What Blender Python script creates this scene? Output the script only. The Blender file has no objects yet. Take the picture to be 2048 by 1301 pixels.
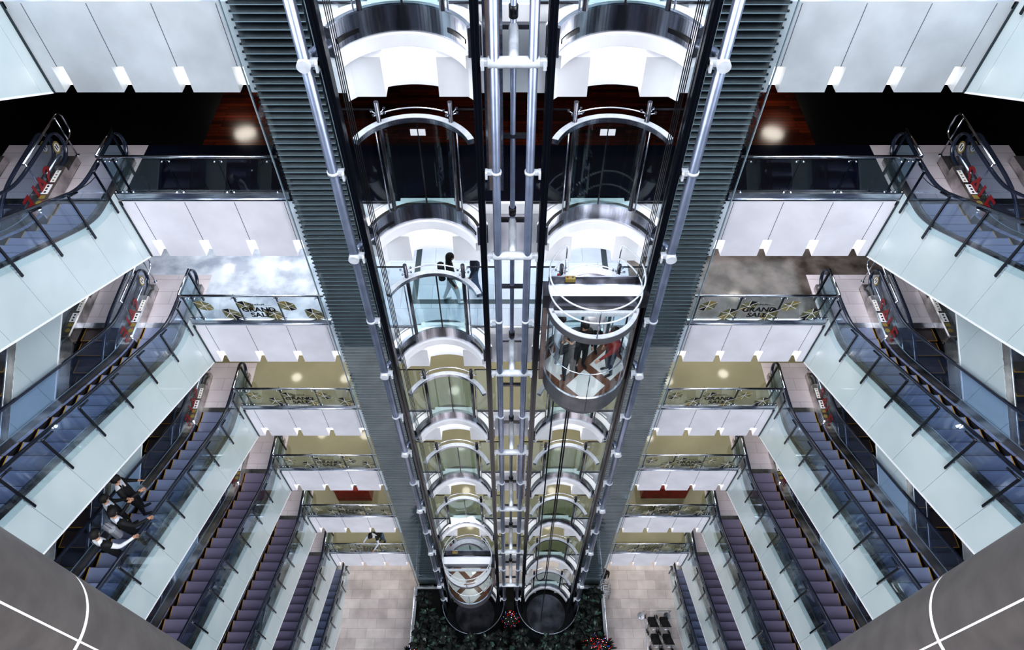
import bpy, math, random
from mathutils import Vector, Matrix
random.seed(7)
C = bpy.context.scene.collection
H = 4.2
D = 10.66
X0 = .07                      # axis of the lift group
XC = 1.74                     # half distance of the two lifts
YC = 9.46
pi = math.pi
def zp(k): return (8 - k) * H
CAMZ = 8.345 * H

# ------------------------------------------------------------------ materials
MATS = {}
def new_mat(n):
    m = bpy.data.materials.new(n); m.use_nodes = True
    nt = m.node_tree; b = nt.nodes['Principled BSDF']
    MATS[n] = m
    return m, nt, b
def noise_mix(nt, b, c1, c2, scale, detail=4, stretch=(1, 1, 1), lo=.35, hi=.65, sock='Base Color'):
    tc = nt.nodes.new('ShaderNodeTexCoord'); mp = nt.nodes.new('ShaderNodeMapping')
    mp.inputs['Scale'].default_value = stretch
    nz = nt.nodes.new('ShaderNodeTexNoise'); nz.inputs['Scale'].default_value = scale; nz.inputs['Detail'].default_value = detail
    cr = nt.nodes.new('ShaderNodeValToRGB')
    cr.color_ramp.elements[0].position = lo; cr.color_ramp.elements[1].position = hi
    cr.color_ramp.elements[0].color = (*c1, 1); cr.color_ramp.elements[1].color = (*c2, 1)
    nt.links.new(tc.outputs['Object'], mp.inputs[0]); nt.links.new(mp.outputs[0], nz.inputs['Vector'])
    nt.links.new(nz.outputs['Fac'], cr.inputs[0])
    if b: nt.links.new(cr.outputs[0], b.inputs[sock])
    return cr, nz, mp
def mat(n, col, rough=.5, metal=0, var=0, scale=6, stretch=(1, 1, 1), coat=0, emit=0, ecol=None):
    m, nt, b = new_mat(n)
    b.inputs['Base Color'].default_value = (*col, 1)
    b.inputs['Roughness'].default_value = rough; b.inputs['Metallic'].default_value = metal
    b.inputs['Coat Weight'].default_value = coat; b.inputs['Coat Roughness'].default_value = .08
    if var:
        noise_mix(nt, b, tuple(c * (1 - var) for c in col), tuple(min(1, c * (1 + var)) for c in col), scale, 5, stretch)
    if emit:
        b.inputs['Emission Color'].default_value = (*(ecol or col), 1); b.inputs['Emission Strength'].default_value = emit
    return m
def glass(n, tint, refl, rough=.02, rcol=(.9, .97, 1)):
    m = bpy.data.materials.new(n); m.use_nodes = True; nt = m.node_tree
    nt.nodes.clear(); MATS[n] = m
    o = nt.nodes.new('ShaderNodeOutputMaterial'); mx = nt.nodes.new('ShaderNodeMixShader')
    t = nt.nodes.new('ShaderNodeBsdfTransparent'); t.inputs[0].default_value = (*tint, 1)
    g = nt.nodes.new('ShaderNodeBsdfGlossy'); g.inputs[0].default_value = (*rcol, 1); g.inputs['Roughness'].default_value = rough
    lw = nt.nodes.new('ShaderNodeLayerWeight'); lw.inputs[0].default_value = .5; pw = nt.nodes.new('ShaderNodeMath'); pw.operation = 'POWER'; pw.inputs[1].default_value = 3.5
    ma = nt.nodes.new('ShaderNodeMath'); ma.operation = 'MULTIPLY_ADD'; ma.inputs[1].default_value = .45; ma.inputs[2].default_value = refl
    nt.links.new(lw.outputs['Facing'], pw.inputs[0]); nt.links.new(pw.outputs[0], ma.inputs[0]); nt.links.new(ma.outputs[0], mx.inputs[0])
    nt.links.new(t.outputs[0], mx.inputs[1]); nt.links.new(g.outputs[0], mx.inputs[2]); nt.links.new(mx.outputs[0], o.inputs[0])
    return m
mat('fascia', (.49, .52, .55), .42, 0, .10, 1.3)  # albedo darkened to offset the stronger light on the topmost storey
mat('fascia_low_brightened', (.84, .82, .88), .42, 0, .06, 1.3)  # same white panels, albedo raised to make up for weaker light lower down
mat('dome', (.90, .90, .93), .35, 0, .03, 2)
mat('seam', (.10, .10, .13), .6)
mat('niche', (.95, .95, .92), .5, emit=1.6, ecol=(1, .97, .93))
mat('trimdark', (.03, .045, .055), .3, .3)
mat('steel', (.52, .55, .62), .22, 1, .25, 3, (1, 1, 9))
mat('steelband', (.50, .51, .57), .2, 1, .5, 5, (1, 1, .12))
mat('chrome', (.72, .75, .82), .12, 1, .12, 5)
mat('darksteel', (.12, .12, .14), .22, .85, .5, 2.2)
mat('deck', (.46, .43, .42), .2, .9, .55, 1.2, (.3, 1.6, 1.6))
mat('tubepaint', (.27, .31, .42), .28, .75, .12, 3)
mat('bracket', (.60, .63, .68), .35, .15, .10, 9)
mat('black', (.006, .006, .008), .3)
mat('rail_black', (.008, .010, .016), .18, .2)
mat('rubber', (.020, .027, .048), .22, 0, coat=.6)
mat('yellow', (.42, .22, .02), .5)
mat('gold', (.26, .20, .06), .4)
mat('white', (.85, .85, .87), .4)
mat('red', (.20, .006, .01), .4)
mat('redwood', (.16, .012, .006), .3, 0, .4, 8, (1, 8, 1))
mat('brownbox', (.22, .17, .16), .4, .4, .3, 3)
mat('olive', (.17, .165, .08), .5, 0, .5, 9)
mat('text', (.004, .004, .005), .5)
mat('greywall', (.10, .10, .11), .6)
mat('ceil', (.55, .55, .53), .7)
mat('lamp', (1, .95, .85), .5, emit=9, ecol=(1, .93, .82))
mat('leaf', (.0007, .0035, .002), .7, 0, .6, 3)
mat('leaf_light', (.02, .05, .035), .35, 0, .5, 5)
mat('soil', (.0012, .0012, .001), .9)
mat('led_red', (1, .02, .01), .4, emit=1.0); mat('led_blue', (.05, .2, 1), .4, emit=1.0); mat('led_white', (.9, .9, .85), .4, emit=1)
glass('glass', (.93, .965, .975), .018)
glass('glass_teal', (.82, .91, .92), .03)
glass('glass_dark', (.84, .88, .94), .022)
glass('glass_car', (.93, .96, .97), .015)
# frosted cladding
m, nt, b = new_mat('frosted')
noise_mix(nt, b, (.50, .59, .615), (.59, .67, .69), .6, 3)
b.inputs['Roughness'].default_value = .28; b.inputs['Coat Weight'].default_value = .5; b.inputs['Coat Roughness'].default_value = .05
# grey-taupe metal column
m, nt, b = new_mat('column')
noise_mix(nt, b, (.20, .18, .175), (.25, .225, .215), 5, 3, (1, 1, 1))
b.inputs['Roughness'].default_value = .42; b.inputs['Metallic'].default_value = .55
# escalator treads with fine grooves
def tread(n, c1, c2):
    m, nt, b = new_mat(n)
    tc = nt.nodes.new('ShaderNodeTexCoord'); w = nt.nodes.new('ShaderNodeTexWave'); w.inputs['Scale'].default_value = 22
    w.bands_direction = 'X'
    cr = nt.nodes.new('ShaderNodeValToRGB'); cr.color_ramp.elements[0].color = (*c1, 1); cr.color_ramp.elements[1].color = (*c2, 1)
    nt.links.new(tc.outputs['Object'], w.inputs[0]); nt.links.new(w.outputs['Fac'], cr.inputs[0]); nt.links.new(cr.outputs[0], b.inputs['Base Color'])
    b.inputs['Roughness'].default_value = .32; b.inputs['Metallic'].default_value = .3
tread('tread_blue', (.22, .25, .38), (.34, .37, .52)); tread('tread_brown', (.045, .033, .035), (.085, .065, .07))
tread('tread_plum', (.20, .17, .26), (.34, .29, .40))
mat('riser', (.03, .03, .045), .4, .3)
# floors
def tilefloor(n, c1, c2, mortar, w, h, rough, var=.25, off=.5):
    m, nt, b = new_mat(n)
    tc = nt.nodes.new('ShaderNodeTexCoord'); bk = nt.nodes.new('ShaderNodeTexBrick')
    bk.inputs['Color1'].default_value = (*c1, 1); bk.inputs['Color2'].default_value = (*c2, 1); bk.inputs['Mortar'].default_value = (*mortar, 1)
    bk.inputs['Scale'].default_value = 1; bk.inputs['Brick Width'].default_value = w; bk.inputs['Row Height'].default_value = h
    bk.inputs['Mortar Size'].default_value = .006; bk.offset = off
    nt.links.new(tc.outputs['Object'], bk.inputs[0])
    cr, nz, mp = noise_mix(nt, None, (1 - var,) * 3, (1 + var * .4,) * 3, 1.2, 6)
    mx = nt.nodes.new('ShaderNodeMix'); mx.data_type = 'RGBA'; mx.blend_type = 'MULTIPLY'; mx.inputs[0].default_value = 1
    nt.links.new(bk.outputs[0], mx.inputs[6]); nt.links.new(cr.outputs[0], mx.inputs[7]); nt.links.new(mx.outputs[2], b.inputs['Base Color'])
    b.inputs['Roughness'].default_value = rough
tilefloor('floor_pink', (.62, .55, .58), (.56, .50, .53), (.38, .32, .34), 1.1, .42, .12, .12)
tilefloor('floor_wood', (.13, .022, .006), (.035, .006, .002), (.008, .002, .001), 1.3, .11, .12, .5)
tilefloor('floor_ground', (.50, .44, .43), (.60, .54, .52), (.33, .29, .28), .9, .45, .10, .2)
tilefloor('floor_inner', (.50, .55, .64), (.44, .48, .56), (.30, .32, .38), .8, .8, .10, .15)
def mottled(n, c1, c2, rough, scale=1.5):
    m, nt, b = new_mat(n); noise_mix(nt, b, c1, c2, scale, 8, lo=.38, hi=.62); b.inputs['Roughness'].default_value = rough
mottled('floor_black', (.002, .002, .003), (.003, .003, .005), .25)
mottled('floor_navy', (.004, .005, .012), (.006, .008, .022), .08)
mottled('floor_grey', (.30, .33, .40), (.60, .63, .70), .10, 1.6)
mottled('floor_taupe', (.045, .034, .028), (.15, .125, .115), .12, 1.6)
mottled('floor_olive', (.235, .215, .130), (.285, .262, .165), .09, .6)
# lift cabin floor : pale marble with a brown diagonal pattern
m, nt, b = new_mat('cab_floor')
tc = nt.nodes.new('ShaderNodeTexCoord'); mp = nt.nodes.new('ShaderNodeMapping'); mp.inputs['Rotation'].default_value = (0, 0, pi / 4)
ck = nt.nodes.new('ShaderNodeTexBrick'); ck.offset = 0
ck.inputs['Scale'].default_value = 1; ck.inputs['Brick Width'].default_value = .85; ck.inputs['Row Height'].default_value = .85; ck.inputs['Mortar Size'].default_value = .10
ck.inputs['Mortar Smooth'].default_value = 0
ck.inputs['Color1'].default_value = (.62, .60, .58, 1); ck.inputs['Color2'].default_value = (.55, .54, .53, 1); ck.inputs['Mortar'].default_value = (.13, .06, .035, 1)
nt.links.new(tc.outputs['Object'], mp.inputs[0]); nt.links.new(mp.outputs[0], ck.inputs[0]); nt.links.new(ck.outputs[0], b.inputs['Base Color'])
b.inputs['Roughness'].default_value = .2

# ------------------------------------------------------------------ mesh builder
SG = 1                                   # -1 mirrors everything built to the left half of the hall
class MB:
    def __init__(s): s.v = []; s.f = []; s.sm = []; s.mi = []; s.mats = []
    def m(s, name):
        if name not in s.mats: s.mats.append(name)
        s.cur = s.mats.index(name); return s
    cur = 0
    def add(s, vs, fs, smooth=False):
        o = len(s.v); s.v += [tuple(v) for v in vs]
        for f in fs: s.f.append([i + o for i in f]); s.sm.append(smooth); s.mi.append(s.cur)
        return s
    def box(s, x0, x1, y0, y1, z0, z1):
        vs = [(x, y, z) for z in (z0, z1) for y in (y0, y1) for x in (x0, x1)]
        return s.add(vs, [(0, 2, 3, 1), (4, 5, 7, 6), (0, 1, 5, 4), (2, 6, 7, 3), (0, 4, 6, 2), (1, 3, 7, 5)])
    def bbox(s, x0, x1, y0, y1, z0, z1, b=.02):        # box with chamfered vertical edges and top
        o = [(x0 + b, y0), (x1 - b, y0), (x1, y0 + b), (x1, y1 - b), (x1 - b, y1), (x0 + b, y1), (x0, y1 - b), (x0, y0 + b)]
        cx, cy = (x0 + x1) / 2, (y0 + y1) / 2
        ins = [(x + (b * .8 if x < cx else -b * .8), y + (b * .8 if y < cy else -b * .8)) for x, y in o]
        vs = [(x, y, z0) for x, y in o] + [(x, y, z1 - b) for x, y in o] + [(x, y, z1) for x, y in ins]
        fs = [tuple(range(7, -1, -1)), tuple(range(16, 24))]
        for L in (0, 8):
            for i in range(8): j = (i + 1) % 8; fs.append((L + i, L + j, L + 8 + j, L + 8 + i))
        return s.add(vs, fs)
    def tube(s, pts, r, seg=10, cap=True, rx=None):
        pts = [Vector(p) for p in pts]; n = len(pts); vs = []; fs = []
        prev = None
        for i, p in enumerate(pts):
            t = (pts[min(i + 1, n - 1)] - pts[max(i - 1, 0)]).normalized()
            up = Vector((1, 0, 0)) if abs(t.x) < .9 else Vector((0, 0, 1))
            a = (up - t * up.dot(t)).normalized() if prev is None else (prev - t * prev.dot(t)).normalized()
            prev = a; b_ = t.cross(a)
            rr = r[i] if isinstance(r, (list, tuple)) else r
            for k in range(seg):
                an = 2 * pi * k / seg
                vs.append(p + a * math.cos(an) * (rx or rr) + b_ * math.sin(an) * rr)
        for i in range(n - 1):
            for k in range(seg):
                k2 = (k + 1) % seg
                fs.append((i * seg + k, i * seg + k2, (i + 1) * seg + k2, (i + 1) * seg + k))
        s.add(vs, fs, True)
        if cap:
            o = len(s.v) - len(vs)
            s.f.append([o + k for k in range(seg - 1, -1, -1)]); s.f.append([o + (n - 1) * seg + k for k in range(seg)])
            s.sm += [False, False]; s.mi += [s.cur, s.cur]
        return s
    def arc(s, cx, cy, r0, r1, a0, a1, z0, z1, seg=40, full=False):   # curved bar, r0 inner, r1 outer
        vs = []; fs = []
        n = seg + 1
        for i in range(n):
            a = a0 + (a1 - a0) * i / seg; c, sn = math.cos(a), math.sin(a)
            vs += [(cx + r0 * c, cy + r0 * sn, z0), (cx + r1 * c, cy + r1 * sn, z0), (cx + r1 * c, cy + r1 * sn, z1), (cx + r0 * c, cy + r0 * sn, z1)]
        for i in range(seg):
            for k in range(4):
                k2 = (k + 1) % 4
                fs.append((i * 4 + k, i * 4 + k2, i * 4 + 4 + k2, i * 4 + 4 + k))
        if not full: fs += [(0, 3, 2, 1), (seg * 4, seg * 4 + 1, seg * 4 + 2, seg * 4 + 3)]
        return s.add(vs, fs)
    def disc(s, cx, cy, r, z0, z1, seg=48):
        vs = [(cx + r * math.cos(2 * pi * i / seg), cy + r * math.sin(2 * pi * i / seg), z) for z in (z0, z1) for i in range(seg)]
        fs = [tuple(range(seg - 1, -1, -1)), tuple(range(seg, 2 * seg))] + [(i, (i + 1) % seg, seg + (i + 1) % seg, seg + i) for i in range(seg)]
        return s.add(vs, fs)
    def strip(s, x0, x1, ys, lo, hi):                    # solid ribbon in the YZ plane with thickness x0..x1
        vs = []; fs = []
        for y in ys: vs += [(x0, y, lo(y)), (x1, y, lo(y)), (x1, y, hi(y)), (x0, y, hi(y))]
        n = len(ys)
        for i in range(n - 1):
            for k in range(4):
                k2 = (k + 1) % 4; fs.append((i * 4 + k, i * 4 + 4 + k, i * 4 + 4 + k2, i * 4 + k2))
        fs += [(0, 1, 2, 3), (n * 4 - 4, n * 4 - 1, n * 4 - 2, n * 4 - 3)]
        return s.add(vs, fs)
    def quad(s, *p): return s.add(p, [tuple(range(len(p)))])
    def build(s, name, parent=None, matname=None):
        if matname and not s.mats: s.mats = [matname]
        me = bpy.data.meshes.new(name)
        vs = s.v; fs = s.f
        if SG < 0: vs = [(-x, y, z) for x, y, z in vs]; fs = [f[::-1] for f in fs]
        me.from_pydata(vs, [], fs)
        for n in s.mats: me.materials.append(MATS[n])
        me.polygons.foreach_set('use_smooth', s.sm); me.polygons.foreach_set('material_index', s.mi)
        me.update()
        o = bpy.data.objects.new(name, me); C.objects.link(o)
        if parent: o.parent = parent
        return o
def tag(o, label, cat, group=None, kind=None):
    o['label'] = label; o['category'] = cat
    if group: o['group'] = group
    if kind: o['kind'] = kind
    return o
def thing(name, label, cat, loc=(0, 0, 0), group=None, kind=None, rz=0):
    o = bpy.data.objects.new(name, None); C.objects.link(o)
    o.empty_display_size = .2
    o.location = (loc[0] * SG, loc[1], loc[2]); o.rotation_euler = (0, 0, rz)
    return tag(o, label, cat, group, kind)
def dup(root, loc, label=None, group=None, rz=None):
    r = root.copy(); C.objects.link(r); r.location = loc
    if rz is not None: r.rotation_euler = (0, 0, rz)
    if label: r['label'] = label
    if group: r['group'] = group
    for ch in list(root.children):
        c = ch.copy(); C.objects.link(c); c.parent = r
        for g in list(ch.children):
            d = g.copy(); C.objects.link(d); d.parent = c
    return r
def text_mesh(txt, size, bold=.0, shear=0):
    cu = bpy.data.curves.new('txt', 'FONT'); cu.body = txt; cu.size = size; cu.offset = bold; cu.shear = shear
    cu.align_x = 'CENTER'; cu.extrude = 0; cu.resolution_u = 3
    ob = bpy.data.objects.new('txt', cu)
    C.objects.link(ob); dg = bpy.context.evaluated_depsgraph_get()
    me = bpy.data.meshes.new_from_object(ob.evaluated_get(dg))
    vs = [tuple(v.co) for v in me.vertices]; fs = [tuple(p.vertices) for p in me.polygons]
    C.objects.unlink(ob); bpy.data.objects.remove(ob)
    return vs, fs
ORD = {1: 'topmost', 2: 'second', 3: 'third', 4: 'fourth', 5: 'fifth', 6: 'sixth', 7: 'seventh', 8: 'ground'}
FLO = {1: 'topmost storey', 2: 'black-floored second storey', 3: 'grey marble third storey', 4: 'fourth storey down',
       5: 'fifth storey down', 6: 'red-counter sixth storey', 7: 'seventh storey above ground', 8: 'ground floor'}
SIDE = {1: 'right', -1: 'left'}

# ------------------------------------------------------------------ setting: slabs, fascias, ceilings
NX = [4.61, 5.63, 6.65, 7.67]           # niche centres
for k in range(1, 8):
    z = zp(k)
    outer = {1: 'floor_grey', 2: 'floor_black', 3: 'floor_grey'}.get(k, 'floor_olive')
    f = MB().m(outer)
    mid = {1: 'floor_grey', 2: 'floor_wood', 3: 'floor_inner'}.get(k, 'floor_olive')
    # main plates
    def plate(x0, x1, y0, y1, mname, dz=0.0):
        f.m(mname); f.box(x0, x1, y0 + (.29 if y0 == D else 0), y1, -.12, dz); (f.box(x0, x1, D, D + .29, -.0019, dz) if y0 == D else 0)
    if k == 2:
        plate(-6.75, 6.75, 12.45, 18, 'floor_wood'); plate(-12.4, -6.75, 12.45, 18, 'floor_black'); plate(6.75, 12.4, 12.45, 18, 'floor_black')
        plate(-7.93, 7.93, D, 12.45, 'floor_navy')
    elif k == 3:
        plate(-12.4, -3.2, 12.35, 18, 'floor_grey'); plate(3.2, 12.4, 12.35, 18, 'floor_taupe'); plate(-3.2, 3.2, D, 18, 'floor_inner')
        plate(-7.93, -3.2, D, 12.35, 'floor_grey'); plate(3.2, 7.93, D, 12.35, 'floor_taupe')
    else:
        plate(-12.4, 12.4, 12.35, 18, outer); plate(-7.93, 7.93, D, 12.35, outer)
    f.m('floor_pink')
    yb = 12.45 if k == 2 else 12.35
    for sg in (-1, 1):
        x0, x1 = sorted((sg * 7.93, sg * 11.0)); f.box(x0, x1, D, yb, -.12, 0)
        x0, x1 = sorted((sg * 11.0, sg * 12.4)); f.m('floor_black' if k == 2 else outer); f.box(x0, x1, D, yb, -.12, 0); f.m('floor_pink')
    o = f.build('floor'); o.location.z = z; o['kind'] = 'structure'
    c = MB().m('ceil').box(-12.4, 12.4, 10.95, 18, -1.66, -1.60).build('ceiling'); c.location.z = z; c['kind'] = 'structure'
    # outer fascias with lit niches
    for sg in (-1, 1):
        SG = sg
        w = MB().m('fascia' if k == 1 else 'fascia_low_brightened'); xa, xb = 4.45, 8.0; zb = -1.64; nt_ = -1.14
        edges = [xa] + [e for n in NX for e in (n - .1, n + .1)] + [xb]
        for i in range(0, len(edges), 2):
            w.box(edges[i], edges[i + 1], D, D + .28, zb, -.002)
        for n in NX: w.box(n - .1, n + .1, D, D + .28, nt_, -.002)
        w.m('seam')
        for n in NX: w.box(n - .006, n + .006, D - .002, D + .01, nt_, -.03)
        w.m('trimdark'); w.box(xb - .05, xb, D - .03, D, zb, 0)
        wo = w.build('wall_front'); wo.location.z = z; wo['kind'] = 'structure'
        nn = MB().m('niche')
        for n in NX: nn.box(n - .1, n + .1, D + .20, D + .22, zb + .02, nt_)
        no = nn.build('niche_back', wo)
        SG = 1
    # centre fascia behind the lifts
    w = MB().m('fascia' if k == 1 else 'fascia_low_brightened')
    for a, b_ in ((-4.45, X0 - XC - .80), (X0 - XC + .80, X0 + XC - .80), (X0 + XC + .80, 4.45)):
        w.box(a, b_, D, D + .2, -1.64, -.002)
    w.m('white')
    w.box(X0 - .60, X0 + .60, D - .06, D, -.30, -.02)
    wo = w.build('wall_front'); wo.location.z = z; wo['kind'] = 'structure'
# dark inlay lines in the pale lift lobby floor
t = MB().m('trimdark')
for sg in (-1, 1):
    x0, x1 = sorted((sg * 2.6, sg * 2.45)); t.box(x0 + X0, x1 + X0, 11.5, 14, 0, .004)
t.box(X0 - 2.6, X0 + 2.6, 11.35, 11.5, 0, .004)
o = t.build('trim_1'); o.location.z = zp(3); o['kind'] = 'structure'
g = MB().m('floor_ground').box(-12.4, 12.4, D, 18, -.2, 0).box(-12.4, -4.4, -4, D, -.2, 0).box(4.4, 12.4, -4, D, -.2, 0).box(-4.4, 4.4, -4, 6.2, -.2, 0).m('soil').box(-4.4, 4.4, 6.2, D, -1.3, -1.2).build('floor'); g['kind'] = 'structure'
for n, a in (('wall_back', (-12.4, 12.4, 18, 18.2, 0, 33)), ('wall_left', (-12.6, -12.4, -4, 18, 0, 33)), ('wall_right', (12.4, 12.6, -4, 18, 0, 33))):
    o = MB().m('greywall').box(*a).build(n); o['kind'] = 'structure'

# ------------------------------------------------------------------ escalators
def sr(t, e=.35): return .577 * (math.sqrt(t * t + e * e) + t) / 2
YN, YF = 1.2, 11.6
def make_escalator(up, tread_mat, Y0=10.0, Yend=D, full=True):
    """right-hand version; local origin = (0,0,floor). returns root."""
    def n(y):
        t = Y0 - y; r = sr(t) - sr(t - H / .577)
        r -= sr(0 * t - 1.9)
        return r if up else -r
    xs = dict(clad0=7.98, deck0=8.0, deck1=8.18, st0=8.22, st1=9.15, dk2=9.19, dk3=9.42, clad1=9.43, hr0=8.06, hr1=9.33) if up else \
        dict(clad0=9.50, deck0=9.51, deck1=9.68, st0=9.73, st1=10.68, dk2=10.73, dk3=11.0, clad1=11.02, hr0=9.58, hr1=10.9)
    slope = lambda y: min(1, max(0, (Yend - .35 - y) / .9))
    top = lambda y: n(y) + .19 - .08 * slope(y)
    bot = (lambda y: n(y) - 1.36 - (0.28) * max(0, min(1, (y - 9.9) / .76)) ** 1) if up else (lambda y: n(y) - 1.36 - .25 * max(0, min(1, (y - 9.7) / .9)))
    # straight bottom edge meeting the slab soffit
    if up: bot = lambda y: max(n(y) - 1.40, -1.64) if y < 9.9 else -1.64 + (10.66 - y) * .45 + (n(9.9) * 0)
    if up: bot = lambda y: -1.66 + (10.66 - (y - (Y0 - 10.0))) * .577 if y > Y0 - 7.6 else -1.66 + (.66 + 7.6) * .577
    base = (0, 0, 0)
    root = thing('escalator', '', 'escalator', base)
    ysl = []
    y = Yend
    while y > YN: ysl.append(y); y -= .16
    ysl.append(YN)
    # cladding panels with joints
    c = MB().m('frosted')
    pj = [Yend, Yend - .29] ; y = Yend - .29
    while y - .955 > YN: y -= .955; pj.append(y)
    pj.append(YN)
    for i in range(len(pj) - 1):
        a, b_ = pj[i], pj[i + 1]; nn = 7
        ys = [a - .004 + (b_ + .008 - a) * j / nn for j in range(nn + 1)]
        c.strip(xs['clad0'], xs['clad0'] + .02, ys, lambda y: bot(y) + .03, top)
    c.build('cladding', root)
    c = MB().m('frosted'); c.strip(xs['clad1'], xs['clad1'] + .02, ysl, lambda y: bot(y) + .03, top); c.build('cladding', root)
    e = MB().m('white'); e.strip(xs['clad0'] - .008, xs['clad0'] + .05, ysl, bot, lambda y: bot(y) + .035); e.build('lit_edge_strip', root)  # white strip paints in the bright line of soffit light along the lower edge
    e = MB().m('darksteel'); e.strip(xs['clad0'] + .03, xs['clad1'] - .01, ysl, lambda y: bot(y) + .01, lambda y: min(n(y) - .55, bot(y) + .9)); e.build('truss', root)
    # decks and skirts
    for nm, a, b_ in (('deck', xs['deck0'], xs['deck1']), ('deck', xs['dk2'], xs['dk3'])):
        q = MB().m('deck'); q.strip(a, b_, ysl, lambda y: top(y) - .06, top)
        q.m('chrome'); e0 = b_ if a == xs['deck0'] else a
        q.strip(e0 - .01, e0 + .01, ysl, lambda y: top(y) - .05, lambda y: top(y) + .012)
        q.m('black'); q.strip(e0 - .008, e0 + .008, ysl, lambda y: top(y) - .45, lambda y: top(y) - .05)
        q.m('deck'); q.box(a, b_, Yend, YF + .25, 0, .19)
        q.build(nm, root)
    # balustrade glass + handrails
    ysg = []; y = YF + .27
    while y > YF: ysg.append(y); y -= .045
    while y > YN: ysg.append(y); y -= .16
    rad = .29
    def ghi(y):
        if y > YF: return .58 + math.sqrt(max(0, rad ** 2 - (y - YF) ** 2))
        return n(y) + .86
    def glo(y):
        if y > YF: return .58 - math.sqrt(max(0, rad ** 2 - (y - YF) ** 2)) if y > YF + .2 else .18
        return top(y) - .01
    for x in (xs['hr0'] , xs['hr1']):
        q = MB().m('glass_dark' if up else 'glass'); q.strip(x - .006, x + .006, ysg, glo, ghi); q.build('balustrade_glass', root)
        pts = [(x, 11.0, .16), (x, 11.25, .22), (x, 11.5, .27)]
        for i in range(0, 11):
            a = -pi / 2 + pi * i / 10; pts.append((x, YF + rad * math.cos(a) * 1.05, .58 + (rad + .02) * math.sin(a)))
        y = YF - .1
        while y > YN: pts.append((x, y, n(y) + .88)); y -= .15
        q = MB().m('rubber'); q.tube(pts, .028, 8, rx=.048); q.build('handrail', root)
    # newel control boxes on the outboard deck
    q = MB().m('deck')
    x0, x1 = xs['dk2'] - .02, xs['dk3']
    q.bbox(x0, x1, 10.05, 11.38, .02, .34, .03)
    bx = q.build('control_box', root)
    s1 = MB().m('white'); s1.box(x0 + .02, x0 + .12, 10.85, 11.2, .341, .345)
    s1.build('sticker', bx); s1 = MB().m('gold')
    for i in range(4): s1.disc(x0 + .07, 10.90 + .085 * i, .022, .345, .348, 10)
    s1.build('sticker', bx); s1 = MB().m('white'); s1.box(x0 + .03, x0 + .17, 10.5, 10.78, .341, .345); s1.m('black')
    for i in range(3): s1.disc(x0 + .10, 10.55 + .085 * i, .026, .345, .348, 8)
    s1.build('sticker', bx); s1 = MB().m('gold').box(x0 + .04, x0 + .16, 10.36, 10.46, .341, .345); s1.build('sticker', bx); s1 = MB().m('gold'); s1.disc(x0 + .1, 10.24, .06, .341, .345, 14)
    s1.build('sticker', bx)
    # grey comb plate, landing plate
    q = MB().m('steel'); q.box(xs['st0'] - .03, xs['st1'] + .03, Yend - .10, Yend + .06, -.02, .015)
    q.m('floor_pink' if Yend < 11 else 'deck'); q.box(xs['st0'] - .03, xs['st1'] + .03, Yend + .06, 11.9, -.02, .008)
    q.build('comb_plate', root)
    # steps
    st = MB(); st.m(tread_mat); wst = xs['st1'] - xs['st0']
    st.box(xs['st0'], xs['st1'], -.40, .0, -.03, 0)
    st.m('yellow'); st.box(xs['st0'] + .001, xs['st0'] + .02, -.399, -.002, 0, .003); st.box(xs['st1'] - .02, xs['st1'] - .001, -.399, -.002, 0, .003)
    if not up: st.box(xs['st0'] + .02, xs['st1'] - .02, -.399, -.384, 0, .003)
    else: st.m('riser').box(xs['st0'] + .02, xs['st1'] - .02, -.012, -.002, 0, .002)
    st.m('riser')
    if up: ry = (-.40, -.385)        # riser below the nose that faces +Y belongs to the far edge
    st.box(xs['st0'], xs['st1'], -.02, -.001, -.235, -.03) if up else st.box(xs['st0'], xs['st1'], -.399, -.38, -.235, -.03)
    s0 = st.build('step', root)
    y = Yend - .06; first = True
    while y > 2.0:
        so = s0 if first else s0.copy()
        if not first: C.objects.link(so); so.parent = root
        zz = n(y - (0.0 if up else .4)) 
        zz = n(y) if up else n(y - .4)
        if up: zz = n(y - .2) - .05 * slope(y - .5)
        else: zz = n(y - .2) - .02
        so.location = (0, y, zz - .01)
        first = False; y -= .40
    if first: pass
    # stanchions carrying the outer glass screen
    if up:
        def scr(y): return n(y) + .98 - .1 * (1 - slope(y))
        ys = [v for v in ysl if v > 1.5 and v < Yend - .2]
        q = MB().m('glass'); q.strip(7.925, 7.932, ys, lambda y: top(y) - .1, scr)
        q.m('black').tube([(7.928, y, scr(y)) for y in ys], .007, 5)
        q.build('glass_screen', root)
        y = Yend - .29
        while y > 1.5:
            q = MB().m('rail_black')
            zb = top(y) - .27
            q.box(7.90, 7.925, y - .022, y + .022, zb, zb + 1.08)
            dz = (n(y + .02) - n(y + .27))
            q.tube([(7.913, y, zb + 1.06), (7.913, y + .26, zb + 1.06 - dz)], .020, 6)
            q.m('chrome'); q.disc(7.913, y, .02, zb + 1.08, zb + 1.09, 8); q.box(7.925, 7.98, y - .02, y + .02, zb + .05, zb + .10); q.box(7.925, 7.98, y - .02, y + .02, zb + .2, zb + .25)
            q.build('stanchion', root); y -= .955
    # red SALE lettering and round stickers on the glass of the shared side
    if up and full:
        vs, fs = text_mesh('SALE', .52, .012)
        X = xs['hr1'] - .012
        vv = [(X, 10.52 - x * 1.05, .25 + y) for x, y, z in vs]
        q = MB().m('red').add(vv, fs); q.build('sale_lettering', root)
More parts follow.
